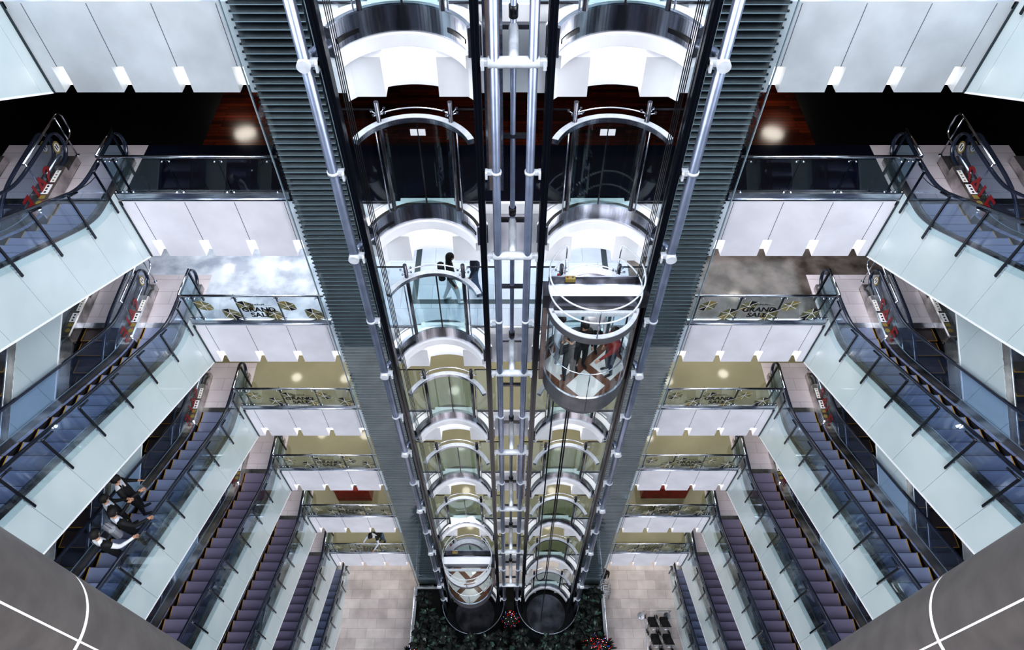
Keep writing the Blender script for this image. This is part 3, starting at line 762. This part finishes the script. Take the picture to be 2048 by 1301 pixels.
# ------------------------------------------------------------------ people
for n, c in (('skin', (.42, .24, .16)), ('hair', (.006, .005, .005)), ('cloth_black', (.003, .003, .004)), ('cloth_white', (.62, .63, .68)), ('cloth_grey', (.26, .27, .31)),
             ('cloth_denim', (.10, .14, .22)), ('cloth_red', (.16, .010, .008)), ('cloth_light', (.52, .55, .62)), ('shoe_white', (.75, .77, .8)), ('shoe_brown', (.20, .05, .02)), ('cloth_navy', (.015, .018, .035))):
    mat(n, c, .75)
def person(label, loc, face, top='cloth_black', legs='cloth_black', shoes='cloth_black', arms=None, sleeve=None, hairstyle='short', lean=0.0, stride=0.0, h=1.70, larm=(.05, -.02), rarm=(.05, -.02), lhand=None, rhand=None, headpitch=.15, headyaw=0., group=None, collar=None, bag=None):
    """stands at loc, facing compass angle `face` (0 = +Y, positive turns towards +X). lhand / rhand: local targets of the wrists."""
    k = h / 1.72
    sy = lambda z: lean * max(0, z - .92)
    J = {}
    J['pelvis'] = (0, 0, .93); J['belly'] = (0, .01 + sy(1.1), 1.10); J['chest'] = (0, .0 + sy(1.3), 1.30); J['neck0'] = (0, -.01 + sy(1.44), 1.44); J['neck'] = (0, .01 + sy(1.53), 1.52)
    J['head0'] = (0, .015 + sy(1.58), 1.57)
    for s, n_ in ((-1, 'l'), (1, 'r')):
        hd = (lhand if s < 0 else rhand) or (s * .24, .06 + sy(.85) * 0, .86)
        sh = Vector((s * .175, -.01 + sy(1.4), 1.40)); hd = Vector(hd)
        v = hd - sh; L_ = v.length; half = .285
        if L_ > .56: v = v * (.56 / L_); hd = sh + v; L_ = .56
        mid = sh + v * .5; off = math.sqrt(max(0, half * half - L_ * L_ / 4))
        pole = Vector((s * .5, -.6, -.6)); pole = (pole - v.normalized() * pole.dot(v.normalized())).normalized()
        el = mid + pole * off
        J['sh' + n_] = tuple(sh); J['el' + n_] = tuple(el); J['wr' + n_] = tuple(hd)
        d = (hd - el).normalized(); J['pa' + n_] = tuple(hd + d * .07)
        side = d.cross(Vector((s, 0, .3))).normalized(); curl = Vector((0, 0, -1)) if abs(d.z) < .8 else Vector((-s, .3, 0)).normalized()
        for i in range(4):
            b0 = hd + d * .085 + side * (.026 * (i - 1.5)); ln = (.036, .042, .040, .030)[i]
            J[f'f{i}a{n_}'] = tuple(b0); J[f'f{i}b{n_}'] = tuple(b0 + d * ln + curl * .010); J[f'f{i}c{n_}'] = tuple(b0 + d * ln * 1.6 + curl * .030)
        J['t1' + n_] = tuple(hd + d * .035 + side * -.042); J['t2' + n_] = tuple(hd + d * .065 + side * -.058 + curl * .012)
        st = stride * s
        J['hip' + n_] = (s * .09, 0, .88); J['kn' + n_] = (s * .10, .03 + st * .5, .49); J['an' + n_] = (s * .105, st - .02, .09); J['he' + n_] = (s * .105, st - .05, .045); J['to' + n_] = (s * .12, st + .16, .035)
    rad = dict(pelvis=(.165, .125), belly=(.155, .12), chest=(.18, .13), neck0=(.10, .08), neck=(.05, .05), head0=(.05, .05))
    for n_ in 'lr':
        rad.update({'sh' + n_: (.078,) * 2, 'el' + n_: (.055,) * 2, 'wr' + n_: (.034,) * 2, 'pa' + n_: (.030, .018), 'hip' + n_: (.10,) * 2, 'kn' + n_: (.072,) * 2, 'an' + n_: (.042,) * 2, 'he' + n_: (.038,) * 2, 'to' + n_: (.036, .03), 't1' + n_: (.012,) * 2, 't2' + n_: (.009,) * 2})
        for i in range(4):
            for c_ in 'abc': rad[f'f{i}{c_}{n_}'] = (.0095,) * 2
    E_ = [('pelvis', 'belly'), ('belly', 'chest'), ('chest', 'neck0'), ('neck0', 'neck'), ('neck', 'head0')]
    for n_ in 'lr':
        E_ += [('chest', 'sh' + n_), ('sh' + n_, 'el' + n_), ('el' + n_, 'wr' + n_), ('wr' + n_, 'pa' + n_), ('pelvis', 'hip' + n_), ('hip' + n_, 'kn' + n_), ('kn' + n_, 'an' + n_), ('an' + n_, 'he' + n_), ('he' + n_, 'to' + n_), ('wr' + n_, 't1' + n_), ('t1' + n_, 't2' + n_)]
        for i in range(4): E_ += [('pa' + n_, f'f{i}a{n_}'), (f'f{i}a{n_}', f'f{i}b{n_}'), (f'f{i}b{n_}', f'f{i}c{n_}')]
    names = list(J); idx = {n_: i for i, n_ in enumerate(names)}
    me = bpy.data.meshes.new('tmp'); me.from_pydata([J[n_] for n_ in names], [(idx[a], idx[b_]) for a, b_ in E_], [])
    ob = bpy.data.objects.new('tmp', me); C.objects.link(ob)
    sk = ob.modifiers.new('s', 'SKIN'); ob.modifiers.new('u', 'SUBSURF').levels = 1
    sv = me.skin_vertices[0].data
    for n_ in names: sv[idx[n_]].radius = rad[n_]
    sv[idx['pelvis']].use_root = True
    dg = bpy.context.evaluated_depsgraph_get(); ev = ob.evaluated_get(dg); m2 = bpy.data.meshes.new_from_object(ev)
    vs = [v.co.copy() for v in m2.vertices]; fs = [tuple(p.vertices) for p in m2.polygons]
    C.objects.unlink(ob); bpy.data.objects.remove(ob)
    ml = ['skin', top, legs, shoes, sleeve or top, 'hair', collar or top]
    mi = []
    for f in fs:
        c = sum((vs[i] for i in f), Vector()) / len(f)
        best = None; bd = 9
        for a, b_ in E_:
            p, q_ = Vector(J[a]), Vector(J[b_]); t_ = max(0, min(1, (c - p).dot(q_ - p) / (q_ - p).length_squared)); d = (p + (q_ - p) * t_ - c).length - (rad[a][0] + rad[b_][0]) * .35
            if d < bd: bd = d; best = (a, b_)
        a, b_ = best; t2 = b_[:2]
        if t2 in ('he', 'to'): m_ = 3
        elif a[:2] in ('kn', 'hi') or t2 == 'hi' : m_ = 2
        elif t2 in ('pa', 't1', 't2') or b_[0] == 'f' or b_ in ('head0',): m_ = 0
        elif b_ == 'neck': m_ = 0
        elif b_ == 'neck0': m_ = 6
        elif t2 in ('el', 'wr'): m_ = 4
        elif c.z < .96 and b_ in ('belly',): m_ = 2
        else: m_ = 1
        mi.append(m_)
    # head
    hc = Vector(J['head0']) + Vector((0, .02, .105)); Rh = Matrix.Rotation(headyaw, 3, 'Z') @ Matrix.Rotation(-headpitch, 3, 'X')
    def sphere(cen, r3, nu=16, nv=12, fn=None, keep=None):
        V = []; F = []
        for j in range(nv + 1):
            for i in range(nu):
                th, ph = pi * j / nv, 2 * pi * i / nu
                p = Vector((math.sin(th) * math.cos(ph), math.sin(th) * math.sin(ph), math.cos(th)))
                p = Vector((p.x * r3[0], p.y * r3[1], p.z * r3[2]))
                if fn: p = fn(p)
                V.append(cen + Rh @ p)
        for j in range(nv):
            for i in range(nu):
                f = (j * nu + i, (j + 1) * nu + i, (j + 1) * nu + (i + 1) % nu, j * nu + (i + 1) % nu)
                if keep is None or keep(j, i): F.append(f)
        return V, F
    def headfn(p):
        if p.z < 0: p.x *= 1 + p.z * 2.6; p.y *= 1 + p.z * 1.0
        if abs(p.x) < .02 and p.y > .05 and -.035 < p.z < .02: p.y += .016
        if abs(p.x) < .05 and p.y > .05 and -.0 < p.z < .03: p.y -= .006
        return p
    def addp(V, F, m_):
        o = len(vs); vs.extend(V); fs.extend([tuple(i + o for i in f) for f in F]); mi.extend([m_] * len(F))
    addp(*sphere(hc, (.080, .098, .122), 20, 16, headfn), 0)
    for s in (-1, 1):
        addp(*sphere(hc + Rh @ Vector((s * .028, .084, .008)), (.011, .008, .007), 8, 6), 5)
        addp(*sphere(hc + Rh @ Vector((s * .076, -.005, -.005)), (.010, .020, .030), 8, 6), 0)
    addp(*sphere(hc + Rh @ Vector((0, .083, -.055)), (.024, .006, .006), 8, 6), 5 if False else 3 if False else 0)
    vs2 = [(v.x * k, v.y * k, v.z * k) for v in vs]
    me = bpy.data.meshes.new('person'); me.from_pydata(vs2, [], fs)
    for n_ in ml: me.materials.append(MATS[n_])
    me.polygons.foreach_set('material_index', mi); me.polygons.foreach_set('use_smooth', [True] * len(fs)); me.update()
    o = bpy.data.objects.new('person', me); C.objects.link(o); o.location = loc; o.rotation_euler = (0, 0, -face)
    tag(o, label, 'person', group)
    # hair
    V, F = sphere(hc + Rh @ Vector((0, -.012, .018)), (.094, .108, .124), 20, 14, lambda p: Vector((p.x, p.y, p.z if p.z > -.04 or hairstyle != 'long' else p.z * 2.0)),
                  lambda j, i: (j < 6) or (math.sin(2 * pi * (i + .5) / 20) < .25 and j < (9 if hairstyle == 'short' else 13)))
    hm = bpy.data.meshes.new('hair'); hm.from_pydata([(v.x * k, v.y * k, v.z * k) for v in V], [], F); hm.materials.append(MATS['hair'])
    hm.polygons.foreach_set('use_smooth', [True] * len(F)); hm.update()
    ho = bpy.data.objects.new('hair', hm); C.objects.link(ho); ho.parent = o
    if bag:
        q = MB().m(bag).bbox(-.16, .16, -.30, -.13, 1.0, 1.42, .05); q.build('backpack', o)
    return o
def escz(y): 
    t = 10.0 - y; return zp(4) + sr(t) - sr(t - H / .577) - sr(-1.9) - .02
gr = 'riders on the left escalator'
person('person in a black suit nearest the escalator foot, above the other riders', (-8.80, 6.65, escz(6.42)), 1.1, headpitch=.5, group=gr, h=1.78, collar='cloth_white', shoes='cloth_black', lhand=(-.14, .28, 1.12), rhand=(.16, .26, 1.10))
person('person in a black jacket with a pale collar, hands together, on the left escalator', (-8.80, 6.12, escz(6.02)), .9, headpitch=.45, group=gr, h=1.70, collar='cloth_light', lhand=(-.06, .32, 1.15), rhand=(.08, .32, 1.15))
person('person with a grey backpack and pale hood holding the left escalator handrail', (-8.38, 5.72, escz(5.62)), .5, headpitch=.6, group=gr, h=1.66, top='cloth_black', collar='cloth_light', rhand=(.36, .34, 1.05), bag='cloth_grey')
person('person in a black vest over white sleeves, lowest rider on the left escalator', (-8.42, 5.15, escz(5.22)), .4, headpitch=.3, group=gr, h=1.70, sleeve='cloth_white', collar='cloth_white', rhand=(.36, .34, 1.05))
cx, cz = X0 + XC, zp(3)
gp = 'passengers in the right lift car'
person('passenger in a pale denim jacket at the left side of the lift car', (cx - .66, YC + .10, cz), 1.6, top='cloth_light', legs='cloth_grey', shoes='shoe_white', h=1.68, group=gp, headpitch=.5)
person('passenger in black with brown shoes at the front of the lift car', (cx - .42, YC - .42, cz), -.3, shoes='shoe_brown', h=1.66, group=gp, headpitch=.4, lhand=(-.1, .3, 1.1), rhand=(.1, .3, 1.1))
person('passenger in a black puffer coat in the middle of the lift car', (cx - .12, YC - .05, cz), 2.8, h=1.70, group=gp, hairstyle='long', headpitch=.3)
person('passenger in a white top behind the others in the lift car', (cx + .20, YC + .42, cz), 3.1, top='cloth_white', h=1.66, group=gp, headpitch=.2)
person('passenger in a red coat at the right side of the lift car', (cx + .56, YC - .22, cz), -1.9, top='cloth_red', legs='cloth_navy', h=1.70, group=gp, lhand=(-.20, .42, .98))
person('person in dark coat and white trousers walking behind the left lift doors', (-1.45, 11.45, zp(3)), 1.4, top='cloth_black', legs='cloth_white', shoes='shoe_white', stride=.18, hairstyle='long', bag='cloth_black')
person('person in dark clothes partly hidden behind the left lift jamb on the marble storey', (-.85, 11.75, zp(3)), -1.3, top='cloth_navy', legs='cloth_denim', stride=.15)
person('person in a black waistcoat leaning on the railing of the seventh storey', (-5.65, 11.25, zp(7)), -2.6, sleeve='cloth_light', legs='cloth_denim', lean=.75, lhand=(-.3, .75, 1.12), rhand=(.3, .75, 1.12), collar='cloth_white')
person('person in dark clothes walking off the left edge on the black-floored storey', (-10.95, 11.45, zp(2)), 2.4, top='cloth_navy', legs='cloth_black', stride=.18)
person('person in black standing beside a trolley next to the right planting bed', (4.55, 10.75, 0), 3.14, top='cloth_black', h=1.7, collar='cloth_red')

# ------------------------------------------------------------------ ground floor things
r = thing('hand_trolley', 'small chrome trolley beside the right planting bed', 'trolley', (4.62, 10.25, 0))
q = MB().m('chrome')
for z in (.25, .6, .95):
    q.tube([(-.22, -.3, z), (.22, -.3, z), (.22, .3, z), (-.22, .3, z), (-.22, -.3, z)], .015, 6)
    for i in range(5): q.tube([(-.22, -.25 + i * .12, z), (.22, -.25 + i * .12, z)], .008, 5)
for x in (-.22, .22):
    for y in (-.3, .3): q.tube([(x, y, .06), (x, y, 1.0)], .014, 6)
q.build('frame', r)
for x in (-.22, .22):
    for y in (-.3, .3): q = MB().m('black').tube([(x - .012, y, .05), (x + .012, y, .05)], .05, 12); q.build('wheel', r)
# kiosks
for sg, x0, x1, y0, y1, lab in ((-1, -6.86, -5.50, 11.35, 12.6, 'dark red wooden counter with a black glass top on the left of the sixth storey'), (1, 5.30, 7.10, 11.45, 12.8, 'dark red wooden counter with an open dark inside on the right of the sixth storey')):
    r = thing('shop_counter', lab, 'counter', ((x0 + x1) / 2, (y0 + y1) / 2, zp(6)), 'red shop counters')
    w, d = (x1 - x0) / 2, (y1 - y0) / 2
    q = MB().m('redwood').box(-w, w, -d, -d + .08, 0, .95); q.box(-w, -w + .08, -d + .08, d, 0, .95); q.box(w - .08, w, -d + .08, d, 0, .95); q.box(-w + .08, w - .08, d - .08, d, 0, .95); q.build('body', r)
    q = MB().m('black').box(-w + .08, w - .08, -d + .08, d - .08, .55, .60); q.m('redwood'); q.box(-w - .02, w + .02, -d - .02, -d + .16, .95, .99); q.box(w - .16, w + .02, -d + .16, d, .95, .99); q.box(-w - .02, -w + .16, -d + .16, d, .95, .99); q.build('counter_rim', r)
    q = MB().m('glass_dark').box(-w + .1, w - .1, -d + .1, d - .1, .93, .94); q.build('glass_top', r)
    q = MB().m('gold').tube([(-w * .7, -d * .2, .62), (w * .7, -d * .2, .62)], .02, 6); q.m('steel').box(-w * .6, w * .5, d * .3, d * .6, .60, .72); q.build('display_goods', r)
# planting beds around the lift pits
for sg, lab in ((-1, 'left'), (1, 'right')):
    SG = sg
    r = thing('planter_bed', f'raised planting bed with a stone kerb on the {lab} of the lift pit', 'planter', (0, 0, 0), 'raised planting beds')
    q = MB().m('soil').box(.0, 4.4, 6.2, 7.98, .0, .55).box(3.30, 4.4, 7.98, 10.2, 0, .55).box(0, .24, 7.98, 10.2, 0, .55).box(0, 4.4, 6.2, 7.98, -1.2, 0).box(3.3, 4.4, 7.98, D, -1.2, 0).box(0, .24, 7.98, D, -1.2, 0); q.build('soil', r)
    q = MB().m('fascia').box(4.4, 4.55, 6.2, 10.25, 0, .62); q.m('fascia').box(3.3, 4.4, 10.2, 10.3, 0, .62); q.build('kerb', r)
    q = MB().m('chrome').tube([(4.5, 6.2, 1.0), (4.5, 10.2, 1.0), (3.6, 10.25, 1.0)], .02, 6)
    for i in range(5): q.tube([(4.5, 6.2 + i, .6), (4.5, 6.2 + i, 1.0)], .015, 6)
    for zz in (.72, .86): q.tube([(4.5, 6.2, zz), (4.5, 10.2, zz), (3.6, 10.25, zz)], .009, 5)
    q.build('railing', r)
    SG = 1
def plant(seed, nl=34, R=.55, HH=.9):
    rnd = random.Random(seed); q = MB()
    for i in range(nl):
        q.m('leaf_light' if rnd.random() < .10 else 'leaf')
        a = rnd.uniform(0, 2 * pi); z = rnd.uniform(.15, 1) * HH; L_ = rnd.uniform(.18, .42) * R / .5; w = L_ * rnd.uniform(.16, .28); d0 = rnd.uniform(0, .35) * R
        c, s = math.cos(a), math.sin(a); dr = rnd.uniform(-.3, .25) * L_
        p0 = (c * d0, s * d0, z); p1 = (c * (d0 + L_ * .5) - s * w, s * (d0 + L_ * .5) + c * w, z + dr * .2 + .04); p2 = (c * (d0 + L_), s * (d0 + L_), z + dr); p3 = (c * (d0 + L_ * .5) + s * w, s * (d0 + L_ * .5) - c * w, z + dr * .2 + .04)
        q.add([p0, p1, p2, p3], [(0, 1, 2, 3)])
        if i % 4 == 0: q.m('leaf').tube([(0, 0, 0), (c * d0 * .5, s * d0 * .5, z * .6), p0], .008, 4, False)
    return q
rp = random.Random(3); protos = []
for sg in (-1, 1):
    SG = sg
    cnt = 0; taken = []
    for i in range(900):
        x, y = rp.uniform(.3, 4.1), rp.uniform(6.5, 9.9)
        if math.hypot(x - XC, y - YC) < 1.75: continue
        if (x > 3.0 - .2 and x < 3.4 and abs(y - 9.4) < .3): continue
        if cnt >= 26: break
        if any(math.hypot(x - a, y - b) < .52 for a, b in taken): continue
        taken.append((x, y))
        lab = f'dark leafy shrub in the planting bed on the {SIDE[sg]} of the lifts'
        if len(protos) < 5:
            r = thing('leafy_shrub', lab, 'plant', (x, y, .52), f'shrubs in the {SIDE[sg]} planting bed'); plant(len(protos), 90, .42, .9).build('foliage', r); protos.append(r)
        else:
            r = dup(protos[cnt % 5], (sg * x, y, .52), lab, f'shrubs in the {SIDE[sg]} planting bed', rp.uniform(0, 6))
        r.scale = (1, 1, rp.uniform(.7, 1.3)); cnt += 1
    SG = 1
def tree(x, y, lab, HH, R, seed, z=.5):
    r = thing('fairy_light_tree', lab, 'tree', (x, y, z), 'little trees with coloured lights')
    rnd = random.Random(seed); q = MB()
    for i in range(420):
        q.m('leaf'); t = rnd.random() ** .7; a = rnd.uniform(0, 2 * pi); rr = R * (1 - t) + .03; zz = .15 + t * HH
        c, s = math.cos(a), math.sin(a); w = .04
        q.add([(c * rr * .2, s * rr * .2, zz + .04), (c * rr * .8 - s * w, s * rr * .8 + c * w, zz), (c * rr * 1.05, s * rr * 1.05, zz - .06), (c * rr * .8 + s * w, s * rr * .8 - c * w, zz)], [(0, 1, 2, 3)])
    q.m('brownbox').tube([(0, 0, 0), (0, 0, HH)], .03, 6); q.build('branches', r)
    q = MB()
    for i in range(int(150 * R)):
        q.m(rnd.choice(['led_red', 'led_red', 'led_blue', 'led_white', 'led_red', 'led_red'])); t = rnd.random() ** .7; a = rnd.uniform(0, 2 * pi); rr = R * (1 - t) * 1.0 + .05; zz = .15 + t * HH
        x_, y_ = math.cos(a) * rr, math.sin(a) * rr; e = .013
        q.add([(x_ + e, y_, zz), (x_, y_ + e, zz), (x_ - e, y_, zz), (x_, y_ - e, zz), (x_, y_, zz + e), (x_, y_, zz - e)], [(0, 1, 4), (1, 2, 4), (2, 3, 4), (3, 0, 4), (1, 0, 5), (2, 1, 5), (3, 2, 5), (0, 3, 5)])
    o = q.build('coloured_lights', r); o['kind'] = 'stuff'
tree(4.0, 7.45, 'conical tree with red and blue lights at the foot of the right planting bed', 1.3, .95, 1)
tree(-4.3, 7.0, 'conical tree with red lights at the foot of the left planting bed', 1.2, .8, 2)
tree(X0, 8.75, 'small tree with red lights between the two lift pits', .8, .4, 3, .52)
# lift pits
for sg in (-1, 1):
    r = thing('lift_pit', f'curved glass and steel pit wall at the foot of the {SIDE[sg]} lift', 'lift pit', (X0 + sg * XC, YC, 0), 'lift pits')
    q = MB().m('glass_teal').arc(0, 0, 1.43, 1.445, pi + .1, 2 * pi - .1, -1.1, 1.1, 40); q.build('glass_wall', r)
    q = MB().m('steel').arc(0, 0, 1.42, 1.455, pi + .1, 2 * pi - .1, 1.1, 1.13, 40); q.build('top_rail', r)
    q = MB().m('black').disc(0, 0, 1.4, -1.15, -1.1, 48); q.m('darksteel').disc(0, .0, .95, -1.1, -1.0, 48); q.build('pit_floor', r)
# prams parked by the right escalator
def pram():
    r = thing('pushchair', '', 'pushchair', (0, 0, 0))
    q = MB().m('cloth_black').bbox(-.19, .19, -.18, .20, .42, .52, .03); q.build('seat', r)
    q = MB().m('cloth_black'); q.add([(-.19, -.2, .50), (.19, -.2, .50), (.2, -.34, 1.0), (-.2, -.34, 1.0), (-.19, -.26, .50), (.19, -.26, .50), (.2, -.40, 1.0), (-.2, -.40, 1.0)], [(0, 1, 2, 3), (7, 6, 5, 4), (0, 4, 5, 1), (3, 2, 6, 7), (1, 5, 6, 2), (0, 3, 7, 4)]); q.build('backrest', r)
    q = MB().m('cloth_black'); vs = []; fs = []
    for j in range(6):
        a = j / 5 * pi * .55
        for i in range(9): b_ = pi * i / 8; vs.append((.21 * math.cos(b_), -.34 + .34 * math.sin(a) * math.sin(b_), .78 + .32 * math.cos(a) * math.sin(b_)))
    for j in range(5):
        for i in range(8): fs.append((j * 9 + i, j * 9 + i + 1, j * 9 + i + 10, j * 9 + i + 9))
    q.add(vs, fs, True); q.build('canopy', r)
    q = MB().m('steel')
    for s in (-1, 1): q.tube([(s * .21, .30, .08), (s * .21, -.05, .55), (s * .20, -.50, 1.02)], .013, 6); q.tube([(s * .21, -.34, .08), (s * .21, .10, .48)], .012, 6)
    q.tube([(-.2, -.50, 1.02), (.2, -.50, 1.02)], .018, 6); q.build('frame', r)
    for x in (-.23, .23):
        for y in (-.34, .30): q = MB().m('black').tube([(x - .018, y, .085), (x + .018, y, .085)], .085, 14); q.build('wheel', r)
    return r
P = pram(); i = 0
for row, y in enumerate((8.75, 8.0, 7.25)):
    for col, x in enumerate((6.72, 7.28)):
        o = P if i == 0 else dup(P, (0, 0, 0)); o.location = (x + .05 * row, y, 0); i += 1
        o['label'] = f"black pushchair in the {('far', 'middle', 'near')[row]} row, {('left', 'right')[col]} one, on the stone floor"; o['group'] = 'black pushchairs parked by the right escalator'
r = thing('queue_barrier', 'chrome barrier frame around the parked pushchairs', 'barrier', (0, 0, 0))
q = MB().m('chrome').tube([(6.3, 5.5, .9), (6.3, 9.1, .9), (7.6, 9.1, .9)], .02, 6); q.build('rail', r)
for x, y in ((6.3, 9.1), (7.55, 9.1), (6.3, 7.4), (6.3, 5.8)):
    q = MB().m('chrome').tube([(x, y, 0), (x, y, .9)], .02, 8); q.disc(x, y, .17, 0, .03, 20); q.build('post', r)

# ------------------------------------------------------------------ light
def area(name, loc, rot, sx, sy, power, col):
    l = bpy.data.lights.new(name, 'AREA'); l.shape = 'RECTANGLE'; l.size = sx; l.size_y = sy; l.energy = power; l.color = col
    o = bpy.data.objects.new(name, l); C.objects.link(o); o.location = loc; o.rotation_euler = rot; return o
for sx_ in (-1, 1):
    sun = bpy.data.lights.new('fill_sun', 'SUN'); sun.energy = 2.9; sun.angle = math.radians(50); sun.color = (.95, .97, 1)  # added soft sun on each side, brightens the fascias and side cladding
    so = bpy.data.objects.new('fill_sun', sun); C.objects.link(so); so.location = (sx_ * 5, -5, 45)
    so.rotation_euler = Vector((-sx_ * .8, .62, -.85)).to_track_quat('-Z', 'Y').to_euler()
for k in range(1, 8):
    z = zp(k) - 1.72
    p = {1: 8, 2: 330, 3: 170}.get(k, 170)
    col = {1: (1, .7, .4), 2: (.90, .95, 1)}.get(k, (1, .95, .86))
    area('corridor_light', (0, 13.6, z), (0, 0, 0), 18, 3.0, p, col)
    # visible-by-reflection downlights
    r = MB().m('lamp')
    LP = {1: [(-7.41, 16.16), (7.41, 16.16)], 2: [(-8.9, 14.85), (-7.13, 14.96), (-5.6, 14.9), (6.95, 13.72), (-1.5, 14.2), (1.7, 14.2)]}.get(k, [(-7.5, 13.45), (-5.78, 13.4), (7.6, 13.6), (5.6, 13.3), (-1.9, 12.9), (1.9, 12.9)])
    for x, y in LP: r.disc(x, y, .17 if k > 1 else .3, z + .05, z + .06, 20)
    o = r.build('ceiling_downlights'); o['kind'] = 'structure'
for x in (-5.6, 5.7, -1.4, 1.9):
    l = bpy.data.lights.new('spot', 'SPOT'); l.energy = 70 if abs(x) > 3 else 15; l.spot_size = 1.0; l.spot_blend = .8; l.color = (1, .75, .45)
    o = bpy.data.objects.new('spot', l); C.objects.link(o); o.location = (x, 13.6, zp(1) - 1.75)
for sg, k in ((1, 3), (-1, 7)):
    l = bpy.data.lights.new('cabin_light', 'POINT'); l.energy = 22; l.shadow_soft_size = .3; l.color = (1, .93, .85)
    o = bpy.data.objects.new('cabin_light', l); C.objects.link(o); o.location = (X0 + sg * XC, YC + .3, zp(k) + 2.1)
w = bpy.data.worlds.new('World'); bpy.context.scene.world = w; w.use_nodes = True; nt = w.node_tree; bg = nt.nodes['Background']
tc = nt.nodes.new('ShaderNodeTexCoord'); sx = nt.nodes.new('ShaderNodeSeparateXYZ'); cr = nt.nodes.new('ShaderNodeValToRGB')
cr.color_ramp.elements[0].position = .0; cr.color_ramp.elements[0].color = (.03, .035, .05, 1)
cr.color_ramp.elements[1].position = 1; cr.color_ramp.elements[1].color = (.82, .88, 1, 1)
e = cr.color_ramp.elements.new(.35); e.color = (.16, .19, .26, 1)
e = cr.color_ramp.elements.new(.6); e.color = (.74, .79, .87, 1)
nt.links.new(tc.outputs['Generated'], sx.inputs[0]); nt.links.new(sx.outputs[2], cr.inputs[0])
# banded variation so that polished metal shows bright and dark streaks
nt.links.new(cr.outputs[0], bg.inputs[0]); bg.inputs[1].default_value = 1.0

# ------------------------------------------------------------------ camera
cam = bpy.data.cameras.new('Camera'); co = bpy.data.objects.new('Camera', cam); C.objects.link(co)
co.location = (0, 0, CAMZ); co.rotation_euler = (math.radians(90 - 52.8), 0, 0)
cam.sensor_width = 36; cam.lens = 1397 / 2048 * 36; cam.shift_x = 6 / 2048; cam.clip_start = .05; cam.clip_end = 200
sc = bpy.context.scene; sc.camera = co
sc.cycles.transparent_max_bounces = 32; sc.cycles.max_bounces = 7; sc.cycles.glossy_bounces = 4
sc.view_settings.view_transform = 'Standard'
sc.view_settings.look = 'Medium High Contrast'
sc.view_settings.exposure = 0.45
